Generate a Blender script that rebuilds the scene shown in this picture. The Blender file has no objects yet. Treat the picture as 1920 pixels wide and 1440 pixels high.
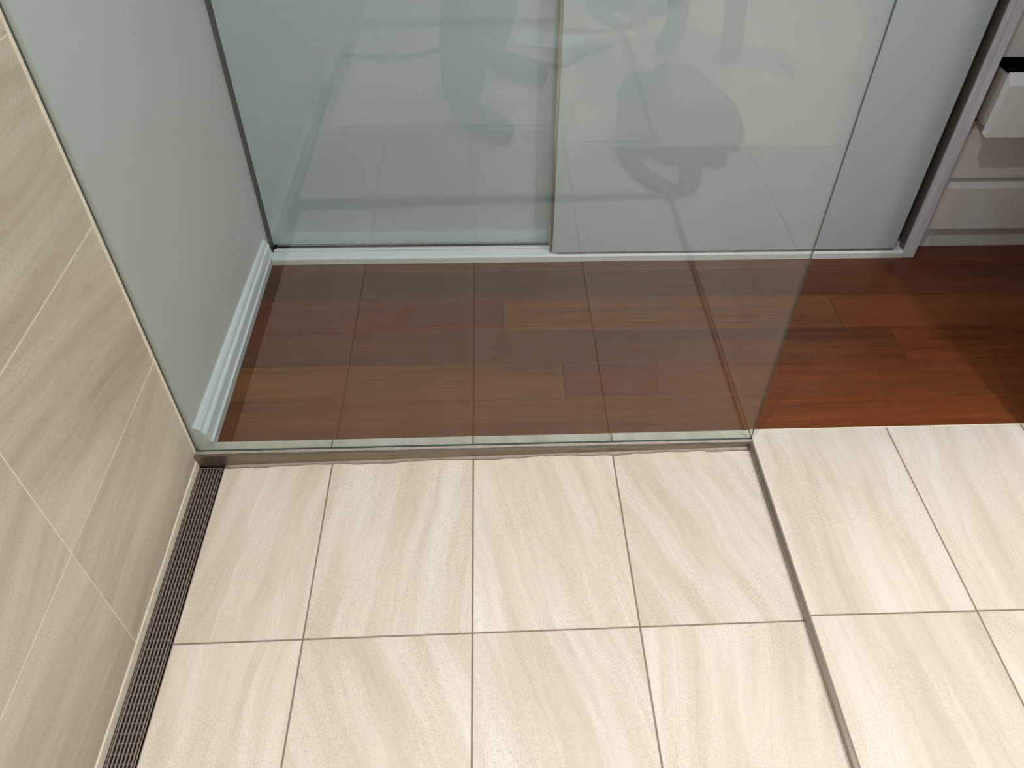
import bpy, bmesh, math, random
from mathutils import Vector, Matrix, Euler
random.seed(7)
scene = bpy.context.scene
col = scene.collection
pi = math.pi

# ------------------------------------------------------------------ camera
F_PX = 1460.8
cam_d = bpy.data.cameras.new('camera'); cam = bpy.data.objects.new('camera', cam_d); col.objects.link(cam)
cam_d.sensor_fit = 'HORIZONTAL'; cam_d.sensor_width = 36.0; cam_d.lens = 36.0 * F_PX / 1920
cam_d.clip_start = 0.02
CAM = Vector((0, 0, 1.287))
pitch, yaw, roll = 0.78546, 0.03262, 0.00214
Fw = Vector((math.sin(yaw) * math.cos(pitch), math.cos(yaw) * math.cos(pitch), -math.sin(pitch)))
Rt = Vector((math.cos(yaw), -math.sin(yaw), 0)); Up = Rt.cross(Fw)
R2 = Rt * math.cos(roll) + Up * math.sin(roll); U2 = -Rt * math.sin(roll) + Up * math.cos(roll)
M = Matrix((R2, U2, -Fw)).transposed().to_4x4(); M.translation = CAM
cam.matrix_world = M
scene.camera = cam

# ------------------------------------------------------------------ world, exposure
w = bpy.data.worlds.new('world'); scene.world = w; w.use_nodes = True
w.node_tree.nodes['Background'].inputs[0].default_value = (0.55, 0.7, 1, 1)
w.node_tree.nodes['Background'].inputs[1].default_value = 0.6
vs = scene.view_settings
vs.view_transform = 'Standard'; vs.look = 'None'; vs.gamma = 1.0; vs.use_curve_mapping = False
vs.exposure = 0.46

# lamps (built into their fittings below); last downlight added to light the rear tiles
WARM = (1.0, 0.965, 0.985)
DOWNLIGHTS = [((-0.05, 0.40), 8.6), ((1.29, 0.25), 9.2), ((0.95, -1.25), 12.5)]
BEAM = math.radians(115)
WINDOW_STRENGTH = 3.0
SKYLIGHT_STRENGTH = 30.0

# ------------------------------------------------------------------ helpers
def lin(r, g, b):
    f = lambda c: (c / 255 / 12.92) if c / 255 <= 0.04045 else ((c / 255 + 0.055) / 1.055) ** 2.4
    return (f(r), f(g), f(b), 1)

def link(o, parent=None):
    col.objects.link(o)
    if parent: o.parent = parent
    return o

def tag(o, label=None, cat=None, group=None, kind=None):
    if label: o['label'] = label
    if cat: o['category'] = cat
    if group: o['group'] = group
    if kind: o['kind'] = kind
    return o

def empty(name, loc=(0, 0, 0), rz=0.0):
    o = bpy.data.objects.new(name, None); o.location = loc; o.rotation_euler = (0, 0, rz)
    o.empty_display_size = 0.05
    return link(o)

def add_box(bm, x0, x1, y0, y1, z0, z1, mi=0):
    v = [bm.verts.new(p) for p in ((x0, y0, z0), (x1, y0, z0), (x1, y1, z0), (x0, y1, z0), (x0, y0, z1), (x1, y0, z1), (x1, y1, z1), (x0, y1, z1))]
    for f in ((0, 3, 2, 1), (4, 5, 6, 7), (0, 1, 5, 4), (1, 2, 6, 5), (2, 3, 7, 6), (3, 0, 4, 7)):
        bm.faces.new([v[i] for i in f]).material_index = mi
    return v

def bevel_all(bm, r, seg=1):
    bmesh.ops.bevel(bm, geom=list(bm.edges), offset=r, segments=seg, affect='EDGES', profile=0.5)

def to_mesh(bm, name, mats):
    me = bpy.data.meshes.new(name); bm.normal_update(); bm.to_mesh(me); bm.free()
    for m in (mats if isinstance(mats, (list, tuple)) else [mats]): me.materials.append(m)
    return me

def obj(name, me, parent=None, loc=(0, 0, 0), rot=(0, 0, 0)):
    o = bpy.data.objects.new(name, me); o.location = loc; o.rotation_euler = rot
    return link(o, parent)

def box(name, x0, x1, y0, y1, z0, z1, mat, parent=None, r=0.0, seg=1):
    bm = bmesh.new(); add_box(bm, x0, x1, y0, y1, z0, z1)
    if r: bevel_all(bm, r, seg)
    return obj(name, to_mesh(bm, name, mat), parent)

def extrude_profile(name, prof, x0, x1, mat, parent=None, axis='X'):
    """closed profile of (a, z) points swept along X (a = y) or Y (a = x)"""
    bm = bmesh.new()
    P = (lambda t, a, z: (t, a, z)) if axis == 'X' else (lambda t, a, z: (a, t, z))
    A = [bm.verts.new(P(x0, a, z)) for a, z in prof]; B = [bm.verts.new(P(x1, a, z)) for a, z in prof]
    n = len(prof)
    for i in range(n): bm.faces.new((A[i], A[(i + 1) % n], B[(i + 1) % n], B[i]))
    bm.faces.new(A[::-1]); bm.faces.new(B)
    bmesh.ops.recalc_face_normals(bm, faces=bm.faces)
    return obj(name, to_mesh(bm, name, mat), parent)

def tube(bm, pts, r, seg=10, flat=1.0):
    pts = [Vector(p) for p in pts]; rings = []
    for i, p in enumerate(pts):
        t = (pts[min(i + 1, len(pts) - 1)] - pts[max(i - 1, 0)]).normalized()
        a = t.cross(Vector((0, 0, 1)))
        a = a.normalized() if a.length > 1e-4 else Vector((1, 0, 0))
        b = a.cross(t).normalized()
        rr = r[i] if isinstance(r, (list, tuple)) else r
        rings.append([bm.verts.new(p + a * rr * math.cos(2 * pi * k / seg) + b * rr * flat * math.sin(2 * pi * k / seg)) for k in range(seg)])
    for i in range(len(rings) - 1):
        for k in range(seg):
            bm.faces.new((rings[i][k], rings[i][(k + 1) % seg], rings[i + 1][(k + 1) % seg], rings[i + 1][k]))
    bm.faces.new(rings[0][::-1]); bm.faces.new(rings[-1])

def smooth_path(ctrl, n=8):
    out = []
    for i in range(len(ctrl) - 1):
        p0 = Vector(ctrl[max(i - 1, 0)]); p1 = Vector(ctrl[i]); p2 = Vector(ctrl[i + 1]); p3 = Vector(ctrl[min(i + 2, len(ctrl) - 1)])
        for k in range(n):
            t = k / n
            out.append(0.5 * ((2 * p1) + (p2 - p0) * t + (2 * p0 - 5 * p1 + 4 * p2 - p3) * t * t + (3 * p1 - p0 - 3 * p2 + p3) * t ** 3))
    out.append(Vector(ctrl[-1])); return out

def shade_smooth(o):
    for p in o.data.polygons: p.use_smooth = True

# ------------------------------------------------------------------ materials
class N:
    def __init__(s, name):
        s.m = bpy.data.materials.new(name); s.m.use_nodes = True; s.t = s.m.node_tree
        s.b = s.t.nodes['Principled BSDF']; s.o = s.t.nodes['Material Output']
    def n(s, kind, **kw):
        x = s.t.nodes.new(kind)
        for k, v in kw.items(): setattr(x, k, v)
        return x
    def l(s, a, b): s.t.links.new(a, b)
    def math(s, op, a, b=None):
        x = s.n('ShaderNodeMath', operation=op)
        for i, v in enumerate((a, b)):
            if v is None: continue
            if isinstance(v, (int, float)): x.inputs[i].default_value = v
            else: s.l(v, x.inputs[i])
        return x.outputs[0]
    def ramp(s, fac, stops):
        r = s.n('ShaderNodeValToRGB'); e = r.color_ramp.elements
        while len(e) > 1: e.remove(e[0])
        e[0].position, e[0].color = stops[0]
        for p, c in stops[1:]:
            k = e.new(p); k.color = c
        s.l(fac, r.inputs[0]); return r.outputs[0]
    def mix(s, fac, a, b, blend='MIX'):
        x = s.n('ShaderNodeMix', data_type='RGBA', blend_type=blend)
        for i, v in ((0, fac), (6, a), (7, b)):
            if isinstance(v, (int, float, tuple)): x.inputs[i].default_value = v
            else: s.l(v, x.inputs[i])
        return x.outputs[2]
    def noise(s, vec, scale, detail=4, rough=0.5, dist=0.0):
        x = s.n('ShaderNodeTexNoise'); x.inputs['Scale'].default_value = scale; x.inputs['Detail'].default_value = detail
        x.inputs['Roughness'].default_value = rough; x.inputs['Distortion'].default_value = dist
        if vec is not None: s.l(vec, x.inputs['Vector'])
        return x.outputs[0]
    def bump(s, h, strength=0.1, dist=0.001):
        x = s.n('ShaderNodeBump'); x.inputs['Strength'].default_value = strength; x.inputs['Distance'].default_value = dist
        s.l(h, x.inputs['Height']); s.l(x.outputs[0], s.b.inputs['Normal'])

def plain(name, c, rough=0.5, metal=0.0, spec=0.5, var=0.06, scale=30, bump=0.0, coat=0.0):
    k = N(name); tc = k.n('ShaderNodeTexCoord')
    f = k.noise(tc.outputs['Object'], scale, 4)
    d = tuple(x * (1 - var) for x in c[:3]) + (1,); u = tuple(min(1, x * (1 + var)) for x in c[:3]) + (1,)
    k.l(k.ramp(f, [(0.3, d), (0.7, u)]), k.b.inputs['Base Color'])
    k.b.inputs['Roughness'].default_value = rough; k.b.inputs['Metallic'].default_value = metal
    k.b.inputs['Specular IOR Level'].default_value = spec; k.b.inputs['Coat Weight'].default_value = coat
    k.b.inputs['Coat Roughness'].default_value = 0.0; k.b.inputs['Coat IOR'].default_value = 1.7
    if bump: k.bump(f, bump)
    return k.m

def tile_material(name, tint=(1, 1, 1), contrast=1.0, rough=0.42):
    k = N(name); tc = k.n('ShaderNodeTexCoord'); oi = k.n('ShaderNodeObjectInfo')
    rnd = oi.outputs['Random']
    off = k.n('ShaderNodeCombineXYZ')
    k.l(k.math('MULTIPLY', rnd, 41.0), off.inputs[0]); k.l(k.math('MULTIPLY', rnd, 97.0), off.inputs[1]); k.l(k.math('MULTIPLY', rnd, 13.0), off.inputs[2])
    rot = k.n('ShaderNodeVectorRotate', rotation_type='Z_AXIS'); k.l(tc.outputs['Object'], rot.inputs['Vector'])
    frac = k.math('FRACT', k.math('MULTIPLY', rnd, 7.31))
    k.l(k.math('MULTIPLY', k.math('SUBTRACT', frac, 0.62), 0.75), rot.inputs['Angle'])
    # gentle wander of the veins
    wv = k.n('ShaderNodeVectorMath', operation='ADD'); k.l(rot.outputs[0], wv.inputs[0]); k.l(off.outputs[0], wv.inputs[1])
    wn = k.n('ShaderNodeTexNoise'); wn.inputs['Scale'].default_value = 4.0; wn.inputs['Detail'].default_value = 2; k.l(wv.outputs[0], wn.inputs['Vector'])
    ws = k.n('ShaderNodeVectorMath', operation='SCALE'); ws.inputs['Scale'].default_value = 0.05; k.l(wn.outputs['Color'], ws.inputs[0])
    wa = k.n('ShaderNodeVectorMath', operation='ADD'); k.l(wv.outputs[0], wa.inputs[0]); k.l(ws.outputs[0], wa.inputs[1])
    mp = k.n('ShaderNodeMapping'); mp.inputs['Scale'].default_value = (26, 1.5, 1.5); k.l(wa.outputs[0], mp.inputs['Vector'])
    st = k.noise(mp.outputs[0], 1.0, 7, 0.62, 0.3)
    mp2 = k.n('ShaderNodeMapping'); mp2.inputs['Scale'].default_value = (9, 1.0, 1); k.l(wa.outputs[0], mp2.inputs['Vector'])
    st2 = k.noise(mp2.outputs[0], 1.0, 3, 0.5, 0.2)
    sp = k.noise(wv.outputs[0], 330, 3, 0.7)
    cl = k.noise(wv.outputs[0], 7, 3, 0.5)
    v = k.math('ADD', k.math('MULTIPLY', st, 0.55), k.math('MULTIPLY', st2, 0.45))
    h = contrast
    T = lambda c: tuple(a * b for a, b in zip(c[:3], tint)) + (1,)
    mid = lin(206, 194, 177)
    blend = lambda c: tuple(m + (x - m) * h for m, x in zip(mid[:3], c[:3]))
    base = k.ramp(v, [(0.30, T(blend(lin(184, 170, 151)))), (0.43, T(blend(lin(200, 187, 168)))), (0.52, T(blend(lin(208, 196, 179)))), (0.60, T(blend(lin(214, 203, 187)))), (0.72, T(blend(lin(220, 210, 196))))])
    vn = k.math('ABSOLUTE', k.math('SUBTRACT', st2, 0.5))
    vein = k.ramp(vn, [(0.0, (0.90, 0.885, 0.865, 1)), (0.012, (0.965, 0.96, 0.955, 1)), (0.03, (1, 1, 1, 1))])
    base = k.mix(0.55, base, vein, 'MULTIPLY')
    vn2 = k.math('ABSOLUTE', k.math('SUBTRACT', st, 0.56))
    vein2 = k.ramp(vn2, [(0.0, (1.05, 1.05, 1.05, 1)), (0.02, (1, 1, 1, 1))])
    base = k.mix(1.0, base, vein2, 'MULTIPLY')
    spc = k.ramp(sp, [(0.30, (0.72, 0.71, 0.70, 1)), (0.50, (1, 1, 1, 1)), (0.72, (1.09, 1.09, 1.09, 1))])
    spf = k.ramp(cl, [(0.35, (0.25, 0.25, 0.25, 1)), (0.62, (0.95, 0.95, 0.95, 1))])
    c = k.mix(k.math('MULTIPLY', spf, 0.9), base, spc, 'MULTIPLY')
    br = k.math('ADD', 0.965, k.math('MULTIPLY', k.math('FRACT', k.math('MULTIPLY', rnd, 3.7)), 0.07))
    bc = k.n('ShaderNodeCombineColor')
    for i in range(3): k.l(br, bc.inputs[i])
    c = k.mix(1.0, c, bc.outputs[0], 'MULTIPLY')
    k.l(c, k.b.inputs['Base Color']); k.b.inputs['Roughness'].default_value = rough
    k.b.inputs['Specular IOR Level'].default_value = 0.45
    k.bump(k.math('ADD', k.math('MULTIPLY', st, 0.7), k.math('MULTIPLY', sp, 0.5)), 0.25, 0.0008)
    return k.m

def wood_material():
    k = N('plank timber'); tc = k.n('ShaderNodeTexCoord'); oi = k.n('ShaderNodeObjectInfo'); rnd = oi.outputs['Random']
    off = k.n('ShaderNodeCombineXYZ')
    k.l(k.math('MULTIPLY', rnd, 31.0), off.inputs[0]); k.l(k.math('MULTIPLY', rnd, 67.0), off.inputs[1]); k.l(k.math('MULTIPLY', rnd, 5.0), off.inputs[2])
    a = k.n('ShaderNodeVectorMath', operation='ADD'); k.l(tc.outputs['Object'], a.inputs[0]); k.l(off.outputs[0], a.inputs[1])
    mp = k.n('ShaderNodeMapping'); mp.inputs['Scale'].default_value = (1.6, 26, 1); k.l(a.outputs[0], mp.inputs['Vector'])
    g = k.noise(mp.outputs[0], 1.0, 6, 0.6, 0.9)
    mp2 = k.n('ShaderNodeMapping'); mp2.inputs['Scale'].default_value = (14, 320, 1); k.l(a.outputs[0], mp2.inputs['Vector'])
    f = k.noise(mp2.outputs[0], 1.0, 3, 0.6)
    mp3 = k.n('ShaderNodeMapping'); mp3.inputs['Scale'].default_value = (0.9, 9, 1); k.l(a.outputs[0], mp3.inputs['Vector'])
    g2 = k.noise(mp3.outputs[0], 1.0, 2, 0.5, 0.4)
    grain = k.ramp(g, [(0.28, (0.50, 0.44, 0.40, 1)), (0.42, (0.86, 0.84, 0.82, 1)), (0.47, (1.02, 1.01, 1.0, 1)), (0.50, (0.88, 0.86, 0.84, 1)), (0.60, (1.10, 1.10, 1.08, 1)), (0.75, (1.35, 1.40, 1.42, 1))])
    pore = k.ramp(f, [(0.3, (0.82, 0.80, 0.78, 1)), (0.6, (1.04, 1.04, 1.04, 1))])
    broad = k.ramp(g2, [(0.3, (0.84, 0.80, 0.78, 1)), (0.7, (1.14, 1.15, 1.14, 1))])
    c = k.mix(1.0, oi.outputs['Color'], grain, 'MULTIPLY'); c = k.mix(0.7, c, pore, 'MULTIPLY'); c = k.mix(0.9, c, broad, 'MULTIPLY')
    k.l(c, k.b.inputs['Base Color']); k.b.inputs['Roughness'].default_value = 0.32
    k.b.inputs['Specular IOR Level'].default_value = 0.4
    k.bump(f, 0.08, 0.0003)
    return k.m

def clear_glass():
    """thin clear sheet: each face mirrors by its angle and lets the rest pass with a faint green cast"""
    k = N('clear shower glass'); k.t.nodes.remove(k.b)
    lw = k.n('ShaderNodeLayerWeight'); lw.inputs['Blend'].default_value = 0.5
    x = lw.outputs['Facing']
    x5 = k.math('POWER', x, 5.0)
    fr = k.math('ADD', 0.035, k.math('MULTIPLY', x5, 0.965))
    tr = k.n('ShaderNodeBsdfTransparent'); tr.inputs[0].default_value = (0.935, 0.957, 0.937, 1)
    gl = k.n('ShaderNodeBsdfGlossy'); gl.inputs['Roughness'].default_value = 0.0; gl.inputs[0].default_value = (0.97, 1.0, 0.98, 1)
    mx = k.n('ShaderNodeMixShader'); k.l(fr, mx.inputs[0]); k.l(tr.outputs[0], mx.inputs[1]); k.l(gl.outputs[0], mx.inputs[2])
    k.l(mx.outputs[0], k.o.inputs['Surface'])
    return k.m

def emitter(name, c, s):
    k = N(name); k.b.inputs['Base Color'].default_value = (0.8, 0.8, 0.8, 1)
    k.b.inputs['Emission Color'].default_value = (*c, 1); k.b.inputs['Emission Strength'].default_value = s
    return k.m

def brushed(name, c, rough=0.32, sx=(2, 220, 60), metal=1.0):
    k = N(name); tc = k.n('ShaderNodeTexCoord'); mp = k.n('ShaderNodeMapping'); mp.inputs['Scale'].default_value = sx
    k.l(tc.outputs['Object'], mp.inputs['Vector']); f = k.noise(mp.outputs[0], 1.0, 4, 0.6)
    d = tuple(x * 0.75 for x in c[:3]) + (1,); u = tuple(min(1, x * 1.15) for x in c[:3]) + (1,)
    k.l(k.ramp(f, [(0.3, d), (0.7, u)]), k.b.inputs['Base Color'])
    k.b.inputs['Metallic'].default_value = metal; k.b.inputs['Roughness'].default_value = rough
    k.bump(f, 0.08, 0.0003)
    return k.m

m_tile = tile_material('sandstone floor tile', tint=(1.0, 1.015, 1.02))
m_walltile = tile_material('sandstone wall tile', tint=(0.93, 0.945, 0.90), contrast=1.1, rough=0.38)
m_wood = wood_material()
m_glass = clear_glass()
m_glass_edge = plain('glass edge', lin(62, 80, 76), 0.15)
m_grout = plain('floor grout', lin(132, 114, 100), 0.85, var=0.12, scale=120)
m_wgrout = plain('wall grout', lin(236, 226, 208), 0.8, var=0.06, scale=120)
m_seal = plain('cream sealant', lin(224, 212, 190), 0.5, var=0.10, scale=40)
m_gseal = plain('grey sealant', lin(150, 138, 124), 0.55, var=0.15, scale=60)
m_steel = brushed('stainless trim', lin(150, 139, 126), 0.42)
m_steel_y = brushed('stainless trim lengthwise', lin(158, 146, 132), 0.42, (220, 2, 60))
m_drain = brushed('grate steel', lin(150, 138, 127), 0.42, (300, 3, 80), metal=0.55)
m_pit = plain('drain channel', lin(58, 50, 44), 0.6, metal=0.3, var=0.35, scale=60)
m_paint = plain('painted wall', lin(219, 218, 211), 0.7, var=0.015, scale=6, bump=0.02)
m_ceil = plain('ceiling paint', lin(238, 236, 230), 0.8, var=0.01, scale=6)
m_gloss_white = plain('white gloss paint', lin(226, 228, 226), 0.28, var=0.02, scale=14)
m_door_glass = plain('white painted glass', lin(184, 195, 195), 0.5, var=0.006, scale=3, coat=1.0)
m_alu = brushed('satin aluminium', lin(190, 186, 180), 0.35, (60, 60, 2))
m_track = plain('white track', lin(220, 220, 218), 0.3, var=0.03, scale=50)
m_jamb = brushed('white wood-grain edging', lin(206, 204, 206), 0.5, (160, 160, 2.5), metal=0.0)
m_carcass = plain('carcass board', lin(112, 101, 90), 0.6, var=0.06, scale=20)
m_drawer = plain('drawer lacquer', lin(222, 216, 210), 0.35, var=0.015, scale=10)
m_drawer_side = plain('drawer side board', lin(186, 178, 164), 0.55, var=0.03, scale=12)
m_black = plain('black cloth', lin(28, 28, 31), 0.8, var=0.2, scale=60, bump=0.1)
m_strap = plain('black webbing', lin(34, 34, 38), 0.7, var=0.2, scale=200, bump=0.1)
m_hose = plain('dark rubber', lin(46, 44, 42), 0.55, var=0.1, scale=80)
m_paper = plain('white paper', lin(240, 240, 238), 0.7, var=0.01, scale=20)
m_screed = plain('screed', lin(120, 112, 104), 0.9, var=0.1, scale=20)

# ------------------------------------------------------------------ key measures (metres)
XW = -0.644                 # face of the tiled wall
YG0, YG1 = 1.098, 1.1045     # shower glass front and back
YE = 1.129                  # tile / timber edge
XT = 0.560                  # outer edge of the shower step trim
YS = 0.100                  # shower step trim at the other end
SLOPE = 0.0193
zs = lambda x: -0.013 - SLOPE * (0.555 - x)
XR = 1.69                   # opposite bathroom wall
YB = -2.0                   # back bathroom wall
H = 2.4
J = 0.003                   # joint

# ------------------------------------------------------------------ tiles
_tiles = {}
def tile_mesh(w_, h_, mat, t=0.009):
    key = (round(w_, 4), round(h_, 4), mat.name)
    if key not in _tiles:
        bm = bmesh.new(); add_box(bm, -w_ / 2, w_ / 2, -h_ / 2, h_ / 2, -t, 0); bevel_all(bm, 0.0008)
        _tiles[key] = to_mesh(bm, 'tile', mat)
    return _tiles[key]

def lay_tiles(parent, xs, ys, zf, mat, rot=(0, 0, 0), skip=None):
    for i in range(len(xs) - 1):
        for j in range(len(ys) - 1):
            a, b, c, d = xs[i] + J / 2, xs[i + 1] - J / 2, ys[j] + J / 2, ys[j + 1] - J / 2
            if b - a < 0.012 or d - c < 0.012 or (skip and skip(a, b, c, d)): continue
            obj('tile', tile_mesh(b - a, d - c, mat), parent, ((a + b) / 2, (c + d) / 2, zf((a + b) / 2)), rot)

# bathroom floor at door level
bm = bmesh.new()
add_box(bm, XT - 0.002, XR, YB, YE, -0.12, -0.0015)
add_box(bm, -0.588, XT - 0.002, YB, YS - 0.004, -0.12, -0.0015)
add_box(bm, -0.646, -0.588, YB, -0.735, -0.12, -0.0015)
add_box(bm, -0.646, XT - 0.002, YG0 - 0.010, YE, -0.12, -0.0015)
floor = tag(obj('floor', to_mesh(bm, 'floor', m_grout)), 'pale sandstone tiled bathroom floor level with the timber', 'floor', kind='structure')
GX = [-0.354, -0.0485, 0.2545]
rows = [-2.0, -1.729, -1.126, -0.523, 0.080, 0.681, YE]
lay_tiles(floor, [XT, 0.866, 1.169, 1.472, XR], rows, lambda x: 0, m_tile)
lay_tiles(floor, [-0.588] + GX + [XT], [-2.0, -1.729, -1.126, -0.523, YS - 0.008], lambda x: 0, m_tile)
lay_tiles(floor, [-0.646, -0.588], [-2.0, -1.729, -1.126, -0.735], lambda x: 0, m_tile)
lay_tiles(floor, [-0.640] + GX + [XT], [YG1 - 0.011, YE], lambda x: 0, m_tile)

# set-down shower floor falling to the drain
bm = bmesh.new()
v = add_box(bm, -0.588, XT - 0.004, YS, YG0 - 0.011, -0.12, 0)
for q in v[4:]: q.co.z = zs(q.co.x) - 0.0015
sfl = tag(obj('shower_floor', to_mesh(bm, 'shower_floor', m_grout)), 'set-down shower floor of pale streaked sandstone tiles inside the glass screen', 'floor', kind='structure')
ang = -math.atan(SLOPE)
lay_tiles(sfl, [-0.588] + GX + [XT - 0.006], [YS + 0.001, 0.678, YG0 - 0.012], zs, m_tile, (0, ang, 0))

# timber floor
ROT = -0.0098
tfl = empty('timber_floor', (0, 0, 0)); tag(tfl, 'red-brown hardwood plank floor in front of the wardrobe', 'floor', kind='structure')
sub = box('subfloor', -0.70, 2.4, YE, 2.4, -0.12, -0.012, m_screed, tfl)
SEAMS = [YE - 0.001, 1.2365, 1.3555, 1.4755, 1.6035, 1.7275, 1.851]
C = lambda r, g, b: tuple(a * k_ for a, k_ in zip(lin(r, g, b), (0.52, 0.42, 0.28, 1)))
PLANKS = [
    [(-0.70, 2.4, C(146, 88, 50))],
    [(-0.70, 0.165, C(152, 100, 56)), (0.165, 2.4, C(142, 84, 50))],
    [(-0.70, 1.0, C(124, 76, 48)), (1.0, 2.4, C(138, 80, 46))],
    [(-0.70, 0.027, C(134, 74, 46)), (0.027, 0.886, C(142, 92, 56)), (0.886, 2.4, C(148, 88, 52))],
    [(-0.70, 0.62, C(110, 74, 48)), (0.62, 2.4, C(124, 76, 46))],
    [(-0.70, 2.4, C(130, 80, 50))],
]
for r_, segs in enumerate(PLANKS):
    for (a, b, c) in segs:
        y0, y1 = SEAMS[r_] + 0.0004, SEAMS[r_ + 1] - 0.0004
        bm = bmesh.new()
        bx = add_box(bm, a + 0.0004, b - 0.0004, y0, y1, -0.012, 0)
        for q in bx:
            if r_ == 0 and q.co.y < y0 + 0.001: continue
            q.co.y += ROT * q.co.x
        cx, cy = (a + b) / 2, (y0 + y1) / 2
        for q in bx: q.co -= Vector((cx, cy, 0))
        bevel_all(bm, 0.0006)
        p = obj('plank', to_mesh(bm, 'plank', m_wood), tfl, (cx, cy, -0.0005)); p.color = c

# ------------------------------------------------------------------ step trims round the shower
YF = 1.086
def wavy_face(name, x0, x1, yf, parent):
    """ragged skim of sealant where the step meets the shower tiles"""
    bm = bmesh.new(); n = 90; prev = None
    for i in range(n + 1):
        x = x0 + (x1 - x0) * i / n
        wv = 0.0045 + 0.0022 * math.sin(i * 0.31) + 0.0012 * math.sin(i * 1.13 + 1) + 0.0009 * random.random()
        z = zs(x)
        cur = [bm.verts.new(p) for p in ((x, yf + 0.001, z + 0.006), (x, yf - wv * 0.35, z + 0.0035), (x, yf - wv, z + 0.0005), (x, yf + 0.001, z - 0.003))]
        if prev:
            for k in range(4): bm.faces.new((prev[k], prev[(k + 1) % 4], cur[(k + 1) % 4], cur[k]))
        else: bm.faces.new(cur[::-1])
        prev = cur
    bm.faces.new(prev); bmesh.ops.recalc_face_normals(bm, faces=bm.faces)
    o = obj(name, to_mesh(bm, name, m_gseal), parent); shade_smooth(o); return o

t1 = empty('trim_1', (0, 0, 0)); tag(t1, 'stainless step trim along the foot of the glass screen', 'trim', kind='structure')
bm = bmesh.new()
v = add_box(bm, XW, XT - 0.003, YF, YF + 0.0025, 0, 0.0006)
for q in v[:4]: q.co.z = zs(q.co.x) - 0.004
add_box(bm, XW, XT - 0.003, YF + 0.0015, YG0 + 0.004, -0.004, 0.0002)
obj('angle', to_mesh(bm, 'angle', m_steel), t1)
wavy_face('sealant', -0.585, XT - 0.006, YF, t1)

t2 = empty('trim_2', (0, 0, 0)); tag(t2, 'long stainless step trim between the shower and the open floor', 'trim', kind='structure')
bm = bmesh.new()
add_box(bm, XT - 0.0085, XT - 0.006, YS - 0.006, YF + 0.001, -0.020, 0.0008)
obj('angle', to_mesh(bm, 'angle', m_steel_y), t2)
box('grout_line', XT - 0.006, XT - 0.0015, YS - 0.006, YG0 - 0.002, -0.010, -0.0004, m_steel_y, t2)
box('grout_line', XT - 0.0015, XT + 0.0012, YS - 0.006, YG0 - 0.002, -0.010, -0.0012, m_grout, t2)
t3 = empty('trim_3', (0, 0, 0)); tag(t3, 'stainless step trim closing the shower opposite the glass screen', 'trim', kind='structure')
bm = bmesh.new(); v = add_box(bm, -0.588, XT - 0.006, YS - 0.0045, YS - 0.002, 0, 0.0008)
for q in v[:4]: q.co.z = zs(q.co.x) - 0.004
obj('angle', to_mesh(bm, 'angle', m_steel), t3)
box('grout_line', -0.588, XT - 0.006, YS - 0.0105, YS - 0.0045, -0.012, -0.0004, m_gseal, t3)
bm = bmesh.new()
add_box(bm, XT + 0.0015, 1.178, YE - 0.003, YE - 0.0004, -0.010, 0.0004)
t4 = tag(obj('trim_4', to_mesh(bm, 'trim_4', m_seal)), 'pale edge strip where the bathroom tiles meet the timber', 'trim', kind='structure')

# ------------------------------------------------------------------ linear drain
DX0, DX1, DY0, DY1, DZ = -0.6425, -0.5900, -0.730, YF - 0.003, -0.0345
dr = empty('linear_drain', (0, 0, 0))
tag(dr, 'long slotted stainless linear drain set in the floor along the tiled wall', 'drain')
bm = bmesh.new()
add_box(bm, DX0, DX1, DY0, DY1, DZ - 0.050, DZ - 0.044)
add_box(bm, DX0, DX0 + 0.0015, DY0, DY1, DZ - 0.044, DZ - 0.001)
add_box(bm, DX1 - 0.0015, DX1, DY0, DY1, DZ - 0.044, DZ - 0.001)
add_box(bm, DX0, DX1, DY0, DY0 + 0.0015, DZ - 0.044, DZ - 0.001)
add_box(bm, DX0, DX1, DY1 - 0.0015, DY1, DZ - 0.044, DZ - 0.001)
obj('channel', to_mesh(bm, 'channel', m_pit), dr)
bm = bmesh.new()
add_box(bm, DX0, DX0 + 0.0022, DY0, DY1, DZ - 0.004, DZ + 0.0005)
add_box(bm, DX0 + 0.0032, DX0 + 0.0046, DY0, DY1, DZ - 0.004, DZ - 0.0005)
add_box(bm, DX1 - 0.0018, DX1, DY0, DY1, DZ - 0.004, DZ + 0.0005)
add_box(bm, DX0, DX1, DY1 - 0.002, DY1, DZ - 0.004, DZ + 0.0005)
add_box(bm, DX0, DX1, DY0, DY0 + 0.002, DZ - 0.004, DZ + 0.0005)
obj('frame', to_mesh(bm, 'frame', m_drain), dr)
nb = 7; x0 = DX0 + 0.0078; x1 = DX1 - 0.0058
bm = bmesh.new()
L = (DY1 - DY0 - 0.008) / 2
a = [bm.verts.new(p) for p in ((-0.0014, -L, 0), (0.0014, -L, 0), (0.0005, -L, -0.0065), (-0.0005, -L, -0.0065))]
b = [bm.verts.new((p.co.x, L, p.co.z)) for p in a]
for i in range(4): bm.faces.new((a[i], a[(i + 1) % 4], b[(i + 1) % 4], b[i]))
bm.faces.new(a[::-1]); bm.faces.new(b); bmesh.ops.recalc_face_normals(bm, faces=bm.faces)
bar_me = to_mesh(bm, 'bar', m_drain)
for i in range(nb): obj('bar', bar_me, dr, (x0 + (x1 - x0) * i / (nb - 1), (DY0 + DY1) / 2, DZ))
bm = bmesh.new(); add_box(bm, -(x1 - x0) / 2 - 0.002, (x1 - x0) / 2 + 0.002, -0.0012, 0.0012, -0.0024, 0); rod_me = to_mesh(bm, 'cross_rod', m_drain)
y = DY1 - 0.014
while y > DY0 + 0.01:
    obj('cross_rod', rod_me, dr, ((x0 + x1) / 2, y, DZ - 0.0062)); y -= 0.0165

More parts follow.
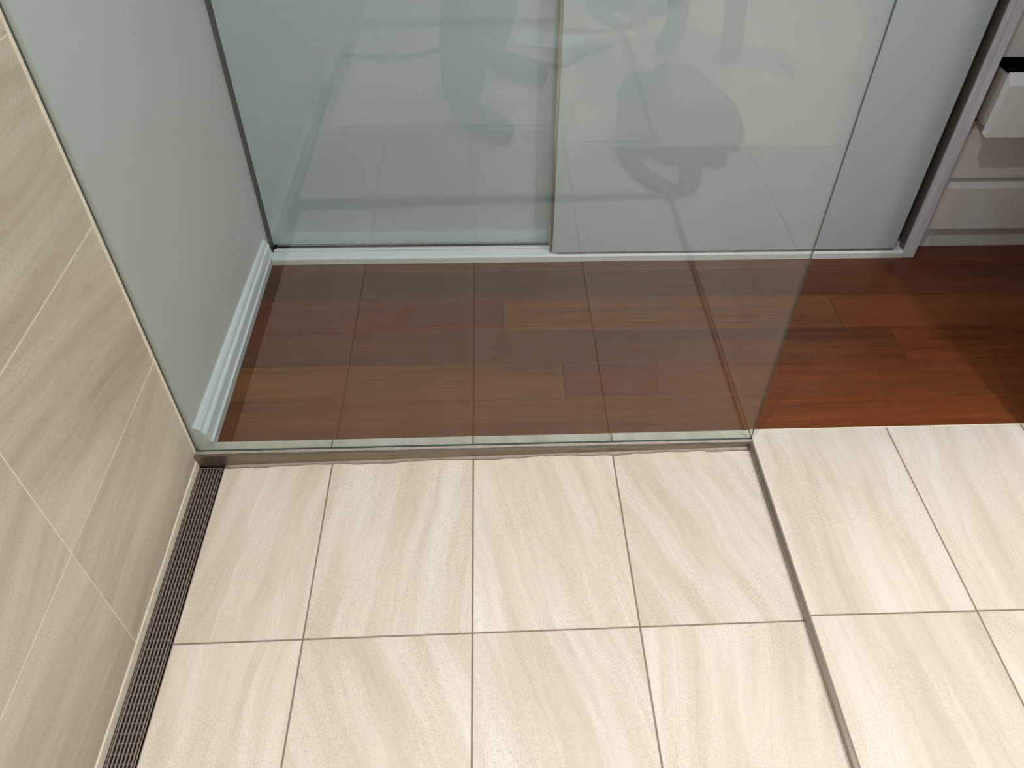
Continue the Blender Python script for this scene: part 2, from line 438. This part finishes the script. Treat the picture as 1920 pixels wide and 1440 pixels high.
# ------------------------------------------------------------------ walls
wl = box('wall_left', -0.80, XW - 0.0011, YB, YG0 + 0.012, -0.12, H, m_wgrout); tag(wl, 'side wall of the shower faced with grey-beige streaked tiles', 'wall', kind='structure')
zrows = [-0.032, 0.272, 0.576, 0.879, 1.182, 1.485, 1.788, 2.091, H]
wys = [YB, -1.729, -1.126, -0.528, 0.073, 0.6735, YF + 0.001 + 0.010]
for i in range(len(zrows) - 1):
    for j in range(len(wys) - 1):
        a, b = zrows[i] + 0.0012, zrows[i + 1] - 0.0012; c, d = wys[j] + 0.0012, wys[j + 1] - 0.0012
        obj('tile', tile_mesh(b - a, d - c, m_walltile), wl, (XW, (c + d) / 2, (a + b) / 2), (0, pi / 2, 0))
# bead of sealant at the foot of the wall
bm = bmesh.new()
prev = None; n = 70
for i in range(n + 1):
    yy = DY0 + (YF - DY0) * i / n; wv = 0.0008 * math.sin(i * 0.7) + 0.0006 * random.random()
    cur = [bm.verts.new(p) for p in ((XW - 0.001, yy, -0.013 + wv), (XW + 0.0022, yy, -0.017 + wv), (XW + 0.0032, yy, -0.033), (XW - 0.001, yy, -0.036))]
    if prev:
        for k in range(4): bm.faces.new((prev[k], prev[(k + 1) % 4], cur[(k + 1) % 4], cur[k]))
    else: bm.faces.new(cur[::-1])
    prev = cur
bm.faces.new(prev); bmesh.ops.recalc_face_normals(bm, faces=bm.faces)
obj('sealant', to_mesh(bm, 'sealant', m_seal), wl)

wr = empty('wall_robe_left', (0, 0, 0)); tag(wr, 'plain pale painted wall seen through the glass beside the wardrobe', 'wall', kind='structure')
bm = bmesh.new(); v = add_box(bm, -0.80, -0.636, YG1 + 0.0045, 2.40, -0.12, H)
v[2].co.x = v[6].co.x = -0.611
obj('plaster', to_mesh(bm, 'plaster', m_paint), wr)
box('wall_back', -0.80, XR + 0.12, YB - 0.12, YB, -0.12, 1.15, m_paint)
wb = bpy.data.objects['wall_back']; tag(wb, 'painted bathroom wall with the high frosted window', 'wall', kind='structure')
WX0, WX1, WZ0, WZ1 = -0.05, 0.95, 1.15, 2.05
bm = bmesh.new()
add_box(bm, -0.80, WX0, YB - 0.12, YB, 1.15, H); add_box(bm, WX1, XR + 0.12, YB - 0.12, YB, 1.15, H); add_box(bm, WX0, WX1, YB - 0.12, YB, WZ1, H)
obj('upper_plaster', to_mesh(bm, 'upper_plaster', m_paint), wb)
box('wall_right', XR, XR + 0.12, YB, 1.13, -0.12, H, m_gloss_white); tag(bpy.data.objects['wall_right'], 'white wall across the bathroom from the tiled wall', 'wall', kind='structure')
box('wall_divider', 1.178, XR, 1.035, 1.129, 0, H, m_paint); tag(bpy.data.objects['wall_divider'], 'short painted wall between bathroom and dressing area', 'wall', kind='structure')
box('wall_robe_back', -0.80, 2.4, 2.40, 2.5, -0.12, H, m_paint); tag(bpy.data.objects['wall_robe_back'], 'painted wall behind the wardrobe', 'wall', kind='structure')
box('wall_robe_right', 2.4, 2.5, 1.129, 2.5, -0.12, H, m_paint); tag(bpy.data.objects['wall_robe_right'], 'painted end wall of the dressing area past the drawers', 'wall', kind='structure')
box('wall_robe_front', XR, 2.4, 1.035, 1.129, -0.12, H, m_paint); tag(bpy.data.objects['wall_robe_front'], 'painted wall facing the drawers', 'wall', kind='structure')
box('ceiling', -0.80, 2.5, YB - 0.12, 2.5, H, H + 0.1, m_ceil); tag(bpy.data.objects['ceiling'], 'flat white ceiling over bathroom and dressing area', 'ceiling', kind='structure')

# skirting on the robe wall
sk = [(0.0225, 0.0), (0.0225, 0.020), (0.0195, 0.0225), (0.0185, 0.026), (0.0165, 0.040), (0.0175, 0.0425), (0.0155, 0.047), (0.012, 0.0490), (0.010, 0.056), (0.006, 0.0620), (0.0, 0.063), (0.0, 0.0)]
sb = extrude_profile('baseboard_robe', [(a, z) for a, z in sk], YG1 + 0.006, 1.80, m_gloss_white, axis='Y')
for q in sb.data.vertices:
    wx = -0.636 + 0.0194 * (q.co.y - 1.11) - 0.001
    q.co.x = wx + q.co.x / 0.0225 * (-0.603 - wx)
tag(sb, 'white moulded baseboard along the painted wall behind the glass', 'baseboard', kind='structure')

# window in the back wall
win = empty('window_1', (0, 0, 0)); tag(win, 'frosted bathroom window letting in cool daylight', 'window', kind='structure')
bm = bmesh.new()
for (a, b, c, d) in ((WX0, WX1, WZ0, WZ0 + 0.04), (WX0, WX1, WZ1 - 0.04, WZ1), (WX0, WX0 + 0.04, WZ0 + 0.04, WZ1 - 0.04), (WX1 - 0.04, WX1, WZ0 + 0.04, WZ1 - 0.04), (0.43, 0.47, WZ0 + 0.04, WZ1 - 0.04)):
    add_box(bm, a, b, YB - 0.08, YB - 0.03, c, d)
obj('window_frame', to_mesh(bm, 'window_frame', m_gloss_white), win)
box('pane', WX0 + 0.04, 0.43, YB - 0.06, YB - 0.052, WZ0 + 0.04, WZ1 - 0.04, emitter('frosted daylight pane', (0.72, 0.86, 1.0), WINDOW_STRENGTH), win)
box('pane', 0.47, WX1 - 0.04, YB - 0.06, YB - 0.052, WZ0 + 0.04, WZ1 - 0.04, bpy.data.materials['frosted daylight pane'], win)

# ------------------------------------------------------------------ lamps
def downlight(x, y, power, label):
    t = empty('downlight', (x, y, H)); tag(t, label, 'light')
    bm = bmesh.new(); n = 28
    prof = [(0.050, -0.001), (0.050, -0.006), (0.040, -0.008), (0.036, -0.002), (0.036, -0.0005)]
    rings = [[bm.verts.new((r * math.cos(2 * pi * k / n), r * math.sin(2 * pi * k / n), z)) for k in range(n)] for r, z in prof]
    for i in range(len(rings) - 1):
        for k in range(n): bm.faces.new((rings[i][k], rings[i][(k + 1) % n], rings[i + 1][(k + 1) % n], rings[i + 1][k]))
    obj('bezel', to_mesh(bm, 'bezel', m_gloss_white), t)
    bm = bmesh.new(); bmesh.ops.create_circle(bm, cap_ends=True, radius=0.036, segments=n)
    for f in bm.faces: f.normal_flip()
    obj('lens', to_mesh(bm, 'lens', bpy.data.materials.get('lamp lens') or emitter('lamp lens', WARM, 3.0)), t, (0, 0, -0.0018))
    ld = bpy.data.lights.new('lamp', 'AREA'); ld.shape = 'DISK'; ld.size = 0.07; ld.energy = power; ld.color = WARM; ld.spread = BEAM
    lo = bpy.data.objects.new('lamp', ld); lo.location = (0, 0, -0.012); link(lo, t)
downlight(*DOWNLIGHTS[0][0], DOWNLIGHTS[0][1], 'round ceiling downlight over the shower')
downlight(*DOWNLIGHTS[1][0], DOWNLIGHTS[1][1], 'round ceiling downlight by the doorway to the dressing area')
downlight(*DOWNLIGHTS[2][0], DOWNLIGHTS[2][1], 'added round ceiling downlight that brightens the tiles near the frosted window')  # unseen lamp, added to brighten the rear floor mirrored in the glass

# round diffuser of a tube skylight over the dressing area
sl = empty('skylight', (0.02, 1.44, H)); tag(sl, 'round frosted tube skylight in the ceiling over the timber floor', 'skylight')
bm = bmesh.new(); n = 32
rings = [[bm.verts.new((r_ * math.cos(2 * pi * k / n), r_ * math.sin(2 * pi * k / n), z)) for k in range(n)] for r_, z in ((0.175, -0.0005), (0.175, -0.010), (0.152, -0.014), (0.150, -0.004))]
for i in range(3):
    for k in range(n): bm.faces.new((rings[i][k], rings[i][(k + 1) % n], rings[i + 1][(k + 1) % n], rings[i + 1][k]))
obj('bezel', to_mesh(bm, 'bezel', m_gloss_white), sl)
bm = bmesh.new(); bmesh.ops.create_circle(bm, cap_ends=True, radius=0.150, segments=n)
for f in bm.faces: f.normal_flip()
obj('diffuser', to_mesh(bm, 'diffuser', emitter('skylight diffuser', (0.52, 0.74, 1.0), SKYLIGHT_STRENGTH)), sl, (0, 0, -0.006))

# ------------------------------------------------------------------ shower screen
ss = empty('shower_screen', (0, 0, 0)); tag(ss, 'frameless clear glass shower screen with faint green tint', 'shower screen')
bm = bmesh.new(); v = add_box(bm, XW + 0.003, 0.5575, YG0, YG1, 0.0008, 2.06)
bm.normal_update()
for f in bm.faces: f.material_index = 0 if abs(f.normal.y) > 0.9 else 1
obj('pane', to_mesh(bm, 'pane', [m_glass, m_glass_edge]), ss)
# sealant line up the wall and a skim under the glass
bm = bmesh.new(); prev = None; n = 60
for i in range(n + 1):
    z = 2.06 * i / n; wv = 0.0006 * math.sin(i * 0.9) + 0.0004 * random.random()
    cur = [bm.verts.new(p) for p in ((XW - 0.0005, YG0 - 0.0045 - wv, z), (XW + 0.002, YG0 - 0.003 - wv, z), (XW + 0.003, YG0 + 0.0002, z), (XW - 0.0005, YG0 + 0.0002, z))]
    if prev:
        for k in range(4): bm.faces.new((prev[k], prev[(k + 1) % 4], cur[(k + 1) % 4], cur[k]))
    else: bm.faces.new(cur[::-1])
    prev = cur
bm.faces.new(prev); bmesh.ops.recalc_face_normals(bm, faces=bm.faces)
o = obj('wall_seal', to_mesh(bm, 'wall_seal', m_seal), ss)
bm = bmesh.new(); prev = None; n = 80
for i in range(n + 1):
    x = XW + 0.004 + (0.5575 - XW - 0.004) * i / n; wv = 0.0007 * math.sin(i * 0.5) + 0.0008 * random.random()
    cur = [bm.verts.new(p) for p in ((x, YG0 - 0.0042 - wv, 0.0002), (x, YG0 - 0.0004, 0.0026 + wv), (x, YG0 + 0.0006, 0.0002))]
    if prev:
        for k in range(3): bm.faces.new((prev[k], prev[(k + 1) % 3], cur[(k + 1) % 3], cur[k]))
    else: bm.faces.new(cur[::-1])
    prev = cur
bm.faces.new(prev); bmesh.ops.recalc_face_normals(bm, faces=bm.faces)
obj('bottom_seal', to_mesh(bm, 'bottom_seal', m_gseal), ss)

# ------------------------------------------------------------------ sliding wardrobe
WROT = -0.009
wd = empty('wardrobe', (0, 1.7625, 0), WROT); tag(wd, 'built-in wardrobe with two sliding white painted glass doors on a floor track', 'wardrobe')
TX0, TX1 = -0.602, 1.143
extrude_profile('track', [(0, 0), (0, 0.0165), (0.002, 0.0195), (0.005, 0.0205), (0.033, 0.0205), (0.0335, 0.014), (0.0365, 0.014), (0.037, 0.0205), (0.046, 0.0205), (0.048, 0.012), (0.056, 0.008), (0.092, 0.010), (0.092, 0.0)], TX0, TX1, m_track, wd)
def sliding_door(x0, x1, y, z0, first=True):
    bm = bmesh.new(); add_box(bm, x0, x1, y, y + 0.006, z0, 2.28); bevel_all(bm, 0.0008)
    d = obj('door', to_mesh(bm, 'door', m_door_glass), wd)
    if first: box('stile', x0 - 0.0085, x0 + 0.004, y + 0.0025, y + 0.032, z0 + 0.001, 2.28, m_alu, d, 0.0012)
    box('stile', x1 - 0.004, x1 + 0.0035, y + 0.003, y + 0.032, z0 + 0.001, 2.28, m_alu, d, 0.0012)
    box('bottom_rail', x0 + 0.012, x1 - 0.004, y - 0.0012, y + 0.030, z0 - 0.004, z0 + 0.0012, m_alu, d)
    return d
sliding_door(-0.6085, 0.215, 0.066, 0.0215, False)
box('under_door_shade', -0.600, 0.215, 0.0685, 0.088, 0.009, 0.0165, m_black, wd)  # black strip standing in for the shade under the rear door
sliding_door(0.168, 1.117, 0.007, 0.0265)
box('side_panel', 1.143, 1.178, 0.0005, 0.56, 0, 2.40, m_jamb, wd, 0.0008)
box('inner_lining', 1.1415, 1.1435, 0.006, 0.55, 0.02, 2.38, m_carcass, wd)
box('back_panel', -0.60, 1.143, 0.55, 0.562, 0.0, 2.38, m_carcass, wd)
box('base_board', -0.60, 1.143, 0.094, 0.55, 0.0, 0.018, m_carcass, wd)
box('guide_block', 1.124, 1.141, 0.030, 0.052, 0.0205, 0.032, m_track, wd, 0.001)
box('wall_gap_shade', -0.624, -0.6085, 0.069, 0.100, 0.012, 2.28, plain('dark wall gap', lin(70, 74, 70), 0.6), wd)  # dark-coloured strip in place of the shaded gap between wall and door

# ------------------------------------------------------------------ drawer unit
du = empty('drawer_unit', (1.19, 1.785, 0), WROT); tag(du, 'white chest of drawers beside the wardrobe with one drawer pulled open', 'drawers')
DW = 0.72
bm = bmesh.new()
add_box(bm, -0.010, 0.004, 0.030, 0.55, 0, 1.32); add_box(bm, DW - 0.004, DW + 0.012, 0.030, 0.55, 0, 1.32)
add_box(bm, -0.010, DW + 0.012, 0.54, 0.552, 0, 1.32); add_box(bm, -0.010, DW + 0.012, 0.02, 0.552, 1.32, 1.34)
for k in range(1, 8): add_box(bm, 0.004, DW - 0.004, 0.034, 0.060, 0.0655 + 0.1575 * k - 0.006, 0.0655 + 0.1575 * k + 0.006)
obj('carcass', to_mesh(bm, 'carcass', m_drawer_side), du)
box('plinth', -0.010, DW + 0.012, 0.022, 0.040, 0, 0.068, m_drawer, du)
def drawer(k, pull):
    z0 = 0.0715 + 0.1575 * k; z1 = z0 + 0.148; y = -pull
    f = extrude_profile('drawer', [(y, z0), (y, z1 - 0.0225), (y + 0.0205, z1), (y + 0.022, z1), (y + 0.022, z0)], 0.0, DW, m_drawer, du)
    bm = bmesh.new()
    add_box(bm, 0.012, 0.026, y + 0.022, y + 0.46, z0 + 0.012, z1 - 0.020); add_box(bm, DW - 0.026, DW - 0.012, y + 0.022, y + 0.46, z0 + 0.012, z1 - 0.020)
    add_box(bm, 0.026, DW - 0.026, y + 0.45, y + 0.46, z0 + 0.012, z1 - 0.020)
    add_box(bm, 0.012, DW - 0.012, y + 0.022, y + 0.46, z0 + 0.008, z0 + 0.014)
    obj('drawer_box', to_mesh(bm, 'drawer_box', m_drawer_side), f)
    return f
for k in range(8): drawer(k, 0.085 if k == 2 else 0.0)
# dark clothes lying in the open drawer
bm = bmesh.new(); z0 = 0.0715 + 0.1575 * 2
bmesh.ops.create_grid(bm, x_segments=30, y_segments=22, size=0.5)
for q in bm.verts:
    x = 1.22 + (q.co.x + 0.5) * (DW - 0.064); y = 1.735 + (q.co.y + 0.5) * 0.36
    q.co = Vector((x, y, z0 + 0.075 + 0.012 * math.sin(x * 31 + y * 9) + 0.008 * math.sin(y * 47 + x * 5)))
r_ = bmesh.ops.extrude_face_region(bm, geom=list(bm.faces))
for q in [e for e in r_['geom'] if isinstance(e, bmesh.types.BMVert)]: q.co.z = z0 + 0.0155
bmesh.ops.recalc_face_normals(bm, faces=bm.faces)
o = obj('folded_clothes', to_mesh(bm, 'folded_clothes', m_black)); shade_smooth(o); tag(o, 'folded black clothes lying in the pulled open drawer', 'clothes')

# ------------------------------------------------------------------ things behind the camera that the glass mirrors
# black carry bag on the tiles
def sack(bm, ctrl, h, lean, seed):
    rnd = random.Random(seed); nu, nv = 72, 18; rings = []
    ph = [rnd.random() * 6 for _ in range(8)]
    def rad(a):
        a = math.degrees(a) % 360
        for (a0, r0), (a1, r1) in zip(ctrl, ctrl[1:] + [(ctrl[0][0] + 360, ctrl[0][1])]):
            if a0 <= a <= a1:
                t = (a - a0) / (a1 - a0); t = t * t * (3 - 2 * t); return r0 + (r1 - r0) * t
        return ctrl[0][1]
    jag = [rnd.uniform(-0.004, 0.004) for _ in range(nu)]
    for j in range(nv + 1):
        t = j / nv; z = h * (1 - (1 - t) ** 1.35)
        rr = (1 + 0.05 * math.sin(pi * t)) * (1 - t ** 2.3) ** 0.62
        ring = []
        for i in range(nu):
            a = 2 * pi * i / nu
            fold = 0.012 * math.sin(6 * a + ph[0] + 3 * t) + 0.008 * math.sin(11 * a + ph[1] - 4 * t) + jag[i]
            r0 = max(0.0, (rad(a) + fold) * rr)
            zz = z * (1 + 0.10 * math.sin(2 * a + ph[2]) * t + 0.06 * math.sin(5 * a + ph[3]) * t) if j else 0
            ring.append(bm.verts.new((r0 * math.cos(a) + lean[0] * t, r0 * math.sin(a) + lean[1] * t, zz)))
        rings.append(ring)
    for j in range(nv):
        for i in range(nu): bm.faces.new((rings[j][i], rings[j][(i + 1) % nu], rings[j + 1][(i + 1) % nu], rings[j + 1][i]))
    bm.faces.new(rings[0][::-1]); bmesh.ops.remove_doubles(bm, verts=bm.verts, dist=0.0005)
BX, BY = 0.63, -0.24
bag = empty('carry_bag', (BX, BY, 0.0)); tag(bag, 'slumped black fabric bag on the tiles with its strap trailing, mirrored in the glass', 'bag')
bm = bmesh.new()
sack(bm, [(0, 0.175), (13, 0.225), (35, 0.175), (60, 0.225), (80, 0.205), (95, 0.165), (120, 0.165), (150, 0.185), (175, 0.205), (200, 0.19), (235, 0.18), (270, 0.20), (310, 0.19), (340, 0.165)], 0.21, (-0.02, -0.04), 5)
o = obj('bag_body', to_mesh(bm, 'bag_body', m_black), bag); shade_smooth(o)
bm = bmesh.new()
path = smooth_path([(q[0] - BX, q[1] - BY, q[2]) for q in ((0.50, -0.28, 0.10), (0.455, -0.20, 0.055), (0.462, -0.08, 0.014), (0.495, 0.015, 0.013), (0.548, 0.080, 0.013), (0.600, 0.083, 0.013), (0.632, 0.030, 0.014), (0.640, -0.06, 0.035))], 8)
tube(bm, path, 0.034, 10, 0.30)
o = obj('strap', to_mesh(bm, 'strap', m_strap), bag); shade_smooth(o)
bm = bmesh.new(); tube(bm, smooth_path([(-0.10, -0.10, 0.19), (-0.16, -0.06, 0.185), (-0.19, 0.0, 0.15), (-0.17, 0.05, 0.11)], 6), 0.022, 8, 0.6)
o = obj('grab_handle', to_mesh(bm, 'grab_handle', m_strap), bag); shade_smooth(o)

# hose on the floor
bm = bmesh.new()
tube(bm, smooth_path([(-0.59, -0.955, 0.010), (-0.45, -0.935, 0.010), (-0.33, -0.935, 0.010), (-0.18, -1.01, 0.010), (-0.02, -0.99, 0.010), (0.14, -0.90, 0.010), (0.285, -0.83, 0.010), (0.38, -0.93, 0.010), (0.51, -1.03, 0.010)], 10), 0.010, 8)
o = obj('hose', to_mesh(bm, 'hose', m_hose)); shade_smooth(o); tag(o, 'thin dark hose lying across the tiles, mirrored in the glass', 'hose')
# sheet of paper
bm = bmesh.new(); bmesh.ops.create_grid(bm, x_segments=12, y_segments=12, size=0.5)
for q in bm.verts:
    u, v_ = q.co.x, q.co.y
    q.co = Vector((0.262 + u * 0.28 * math.cos(0.3) - v_ * 0.16 * math.sin(0.3), -1.10 + u * 0.28 * math.sin(0.3) + v_ * 0.16 * math.cos(0.3), 0.004 + 0.012 * max(0, u) ** 2 + 0.003 * math.sin(u * 9 + v_ * 5) ** 2))
r_ = bmesh.ops.extrude_face_region(bm, geom=list(bm.faces))
for q in [e for e in r_['geom'] if isinstance(e, bmesh.types.BMVert)]: q.co.z -= 0.002
bmesh.ops.recalc_face_normals(bm, faces=bm.faces)
o = obj('paper_sheet', to_mesh(bm, 'paper_sheet', m_paper)); tag(o, 'white paper sheet on the tiles beside the hose, mirrored in the glass', 'paper')

# ------------------------------------------------------------------ people (seen only as reflections)
m_skin = plain('skin', lin(196, 150, 124), 0.55, var=0.05, scale=40)
m_hair = plain('dark hair', lin(40, 30, 24), 0.6, var=0.25, scale=160, bump=0.2)
m_trouser = plain('dark trousers', lin(40, 42, 48), 0.85, var=0.12, scale=50, bump=0.1)
m_shirt = plain('grey shirt', lin(96, 100, 106), 0.85, var=0.08, scale=50, bump=0.1)
m_shoe = plain('dark shoe leather', lin(30, 29, 30), 0.5, var=0.1, scale=60)
m_top = plain('navy top', lin(52, 60, 84), 0.85, var=0.08, scale=50, bump=0.1)
m_legging = plain('dark leggings', lin(46, 48, 58), 0.8, var=0.08, scale=50)

def skin_mesh(verts, edges, radii, root, mats, pick, name):
    me = bpy.data.meshes.new(name); me.from_pydata([tuple(v) for v in verts], edges, [])
    o = bpy.data.objects.new(name, me); col.objects.link(o)
    md = o.modifiers.new('skin', 'SKIN'); md.use_smooth_shade = True; md.branch_smoothing = 0.4
    for i, r in enumerate(radii):
        sv = me.skin_vertices[0].data[i]; sv.radius = (r, r) if not isinstance(r, tuple) else r; sv.use_root = (i == root)
    sd = o.modifiers.new('sub', 'SUBSURF'); sd.levels = 2; sd.render_levels = 2
    dg = bpy.context.evaluated_depsgraph_get(); dg.update()
    new = bpy.data.meshes.new_from_object(o.evaluated_get(dg)); new.name = name
    bpy.data.objects.remove(o); bpy.data.meshes.remove(me)
    new.materials.clear()
    for m in mats: new.materials.append(m)
    for p in new.polygons: p.use_smooth = True; p.material_index = pick(p.center)
    return new

def person(feet, hip, facing, height, hands, mats, label, wide=1.0):
    """feet: ((heel),(toe)) for each foot; hip: pelvis point on the floor plan; hands: two wrist targets"""
    s = height / 1.74; fx = Vector((math.cos(facing), math.sin(facing), 0)); sx = Vector((-fx.y, fx.x, 0))   # sx = to the person's left
    V, E, R_ = [], [], []
    def add(p, r, par=None):
        V.append(Vector(p)); R_.append(r * wide if not isinstance(r, tuple) else tuple(q * wide for q in r))
        if par is not None: E.append((par, len(V) - 1))
        return len(V) - 1
    P = Vector((hip[0], hip[1], 0.95 * s))
    pel = add(P, 0.125 * s)
    ab = add(P + Vector((0, 0, 0.17 * s)), 0.120 * s, pel)
    ch = add(P + Vector((0, 0, 0.36 * s)) + fx * 0.01, 0.135 * s, ab)
    nk0 = add(P + Vector((0, 0, 0.50 * s)) + fx * 0.01, 0.062 * s, ch)
    nk = add(P + Vector((0, 0, 0.545 * s)) + fx * 0.03, 0.054 * s, nk0)
    h1 = add(P + Vector((0, 0, 0.610 * s)) + fx * 0.05, 0.086 * s, nk)
    h2 = add(P + Vector((0, 0, 0.705 * s)) + fx * 0.05, 0.096 * s, h1)
    h3 = add(P + Vector((0, 0, 0.770 * s)) + fx * 0.04, 0.055 * s, h2)
    cuffs = []
    for sd, (heel, toe) in zip((1, -1), feet):
        heel = Vector((*heel, 0)); toe = Vector((*toe, 0)); fd = (toe - heel).normalized()
        hipj = P + sx * sd * 0.088 * s - Vector((0, 0, 0.05 * s))
        ank = heel + fd * 0.055 + Vector((0, 0, 0.10))
        kn = (hipj + ank) / 2 + fd * 0.035 + Vector((0, 0, 0.01))
        a = add(hipj, 0.092 * s, pel); b = add((hipj * 0.55 + kn * 0.45), 0.082 * s, a); c = add(kn, 0.064 * s, b)
        d = add(kn * 0.55 + ank * 0.45, mats['calf'] * s, c); e = add(ank + Vector((0, 0, 0.02)), mats['ankle'] * s, d)
        f = add(heel + fd * 0.06 + Vector((0, 0, 0.050)), 0.050, e)
        L = (toe - heel).length
        g = add(heel + fd * (L * 0.62) + Vector((0, 0, 0.046)), (0.052, 0.044), f); add(heel + fd * (L - 0.028) + Vector((0, 0, 0.036)), (0.044, 0.034), g)
    hand_c = []
    for sd, wr_ in zip((1, -1), hands):
        sh = P + Vector((0, 0, 0.455 * s)) + sx * sd * 0.165 * s
        wr_ = Vector(wr_)
        mid = (sh + wr_) / 2; dl = (wr_ - sh).length; bend = math.sqrt(max(0.0, (0.275 * s) ** 2 - (dl / 2) ** 2))
        el = mid + (Vector((0, 0, -1)) + sx * sd * 0.35 - fx * 0.25).normalized() * bend
        a = add(sh, 0.060 * s, ch); b = add(el, 0.042 * s, a); c = add(wr_, 0.027 * s, b)
        hd = (wr_ - el).normalized() * 0.6 + (fx * 0.3 - Vector((0, 0, 0.25)) if wr_.z < 1.1 else fx * 0.25 + Vector((0, 0, 0.6)))
        hd.normalize(); ac = hd.cross(sx).normalized(); side = ac.cross(hd).normalized()
        if side.dot(sx) < 0: side = -side
        palm = add(wr_ + hd * 0.055, (0.034, 0.018), c); hand_c.append((wr_, hd.copy()))
        for q, (o_, ln) in enumerate(((-0.028, 0.066), (-0.009, 0.075), (0.010, 0.070), (0.028, 0.054))):
            k1 = add(wr_ + hd * 0.088 + side * o_ * sd, 0.0088, palm)
            k2 = add(wr_ + hd * (0.088 + ln * 0.5) + side * o_ * 1.1 * sd + fx * 0.010, 0.0080, k1)
            add(wr_ + hd * (0.088 + ln) + side * o_ * 1.1 * sd + fx * 0.028, 0.0070, k2)
        k1 = add(wr_ + hd * 0.035 - side * sd * 0.036, 0.0105, palm)
        k2 = add(wr_ + hd * 0.068 - side * sd * 0.052 + fx * 0.012, 0.0088, k1)
        add(wr_ + hd * 0.092 - side * sd * 0.050 + fx * 0.024, 0.0078, k2)
    waist = 1.00 * s; neck = P.z + 0.515 * s
    def pick(c):
        if c.z > neck: return 0
        for h_, hd_ in hand_c:
            q = c - h_; t = q.dot(hd_)
            if -0.004 < t < 0.20 and (q - hd_ * t).length < 0.075: return 0
        if c.z > waist: return 1
        return 2 if c.z > 0.095 else 3
    root = empty('person', (0, 0, 0)); tag(root, label, 'person')
    me = skin_mesh(V, E, R_, pel, [m_skin, mats['shirt'], mats['trousers'], mats['shoe']], pick, 'body')
    lo = min(v.co.z for v in me.vertices)
    for v in me.vertices:
        if v.co.z < 0.14: v.co.z = max(0.001, v.co.z)
    obj('body', me, root)
    hc = P + Vector((0, 0, 0.700 * s)) + fx * 0.045
    # hair cap
    bm = bmesh.new(); bmesh.ops.create_uvsphere(bm, u_segments=24, v_segments=16, radius=1)
    for q in list(bm.verts):
        d = q.co.copy()
        q.co = hc + sx * d.x * 0.089 * s + fx * (d.y * 0.101 * s - 0.012) + Vector((0, 0, d.z * 0.102 * s + 0.022))
    dele = [q for q in bm.verts if (q.co - hc).dot(fx) > 0.045 and q.co.z < hc.z + 0.055 * s or q.co.z < hc.z - mats['hairlen']]
    bmesh.ops.delete(bm, geom=dele, context='VERTS')
    o = obj('hair', to_mesh(bm, 'hair', m_hair), root); shade_smooth(o)
    # face
    bm = bmesh.new()
    def ball(c, r):
        ret = bmesh.ops.create_uvsphere(bm, u_segments=10, v_segments=8, radius=1)
        for q in ret['verts']: q.co = c + sx * q.co.x * r[0] + fx * q.co.y * r[1] + Vector((0, 0, q.co.z * r[2]))
    fr = hc + fx * 0.084 * s
    ball(fr - Vector((0, 0, 0.030)), (0.013, 0.024, 0.020))
    o = obj('nose', to_mesh(bm, 'nose', m_skin), root); shade_smooth(o)
    for sd in (1, -1):
        bm = bmesh.new(); ball(hc + sx * sd * 0.087 * s - Vector((0, 0, 0.02)), (0.010, 0.018, 0.030))
        o = obj('ear', to_mesh(bm, 'ear', m_skin), root); shade_smooth(o)
        bm = bmesh.new(); ball(fr + sx * sd * 0.030 - fx * 0.006, (0.013, 0.007, 0.007))
        o = obj('eye', to_mesh(bm, 'eye', m_shoe), root); shade_smooth(o)
    bm = bmesh.new(); ball(fr - Vector((0, 0, 0.062)) - fx * 0.010, (0.022, 0.008, 0.006))
    o = obj('mouth', to_mesh(bm, 'mouth', plain('lips', lin(160, 92, 84), 0.5)), root); shade_smooth(o)
    return root

ph_c = CAM - Fw * 0.014
person((((-0.125, -0.415), (0.095, -0.200)), ((-0.035, -0.84), (0.245, -0.645))), (-0.01, -0.57), math.radians(62), 1.76,
       ((-0.150, -0.135, 1.195), (0.180, -0.150, 1.195)),
       dict(shirt=m_shirt, trousers=m_trouser, shoe=m_shoe, calf=0.088, ankle=0.076, hairlen=0.02), 'person in dark trousers and dark shoes standing behind the shower, mirrored in the glass')
person((((0.800, -1.105), (0.680, -0.885)), ((1.005, -1.045), (0.945, -0.805))), (0.84, -1.11), math.radians(92), 1.64,
       ((0.60, -1.03, 0.86), (1.09, -1.00, 0.86)),
       dict(shirt=m_top, trousers=m_legging, shoe=m_legging, calf=0.058, ankle=0.048, hairlen=0.11), 'person in dark leggings standing behind the bag, mirrored in the glass')
ph = empty('smartphone', (0, 0, 0)); tag(ph, 'black smartphone held up to take the picture', 'phone')
ph.matrix_world = Matrix.Translation(CAM - Fw * 0.012) @ M.to_3x3().to_4x4()
bm = bmesh.new(); add_box(bm, -0.052, 0.078, -0.050, 0.018, 0.0, 0.008); bevel_all(bm, 0.003, 2)
obj('case', to_mesh(bm, 'case', m_shoe), ph)
box('screen', -0.048, 0.074, -0.047, 0.015, 0.0078, 0.0084, plain('phone screen', lin(20, 22, 26), 0.1), ph)
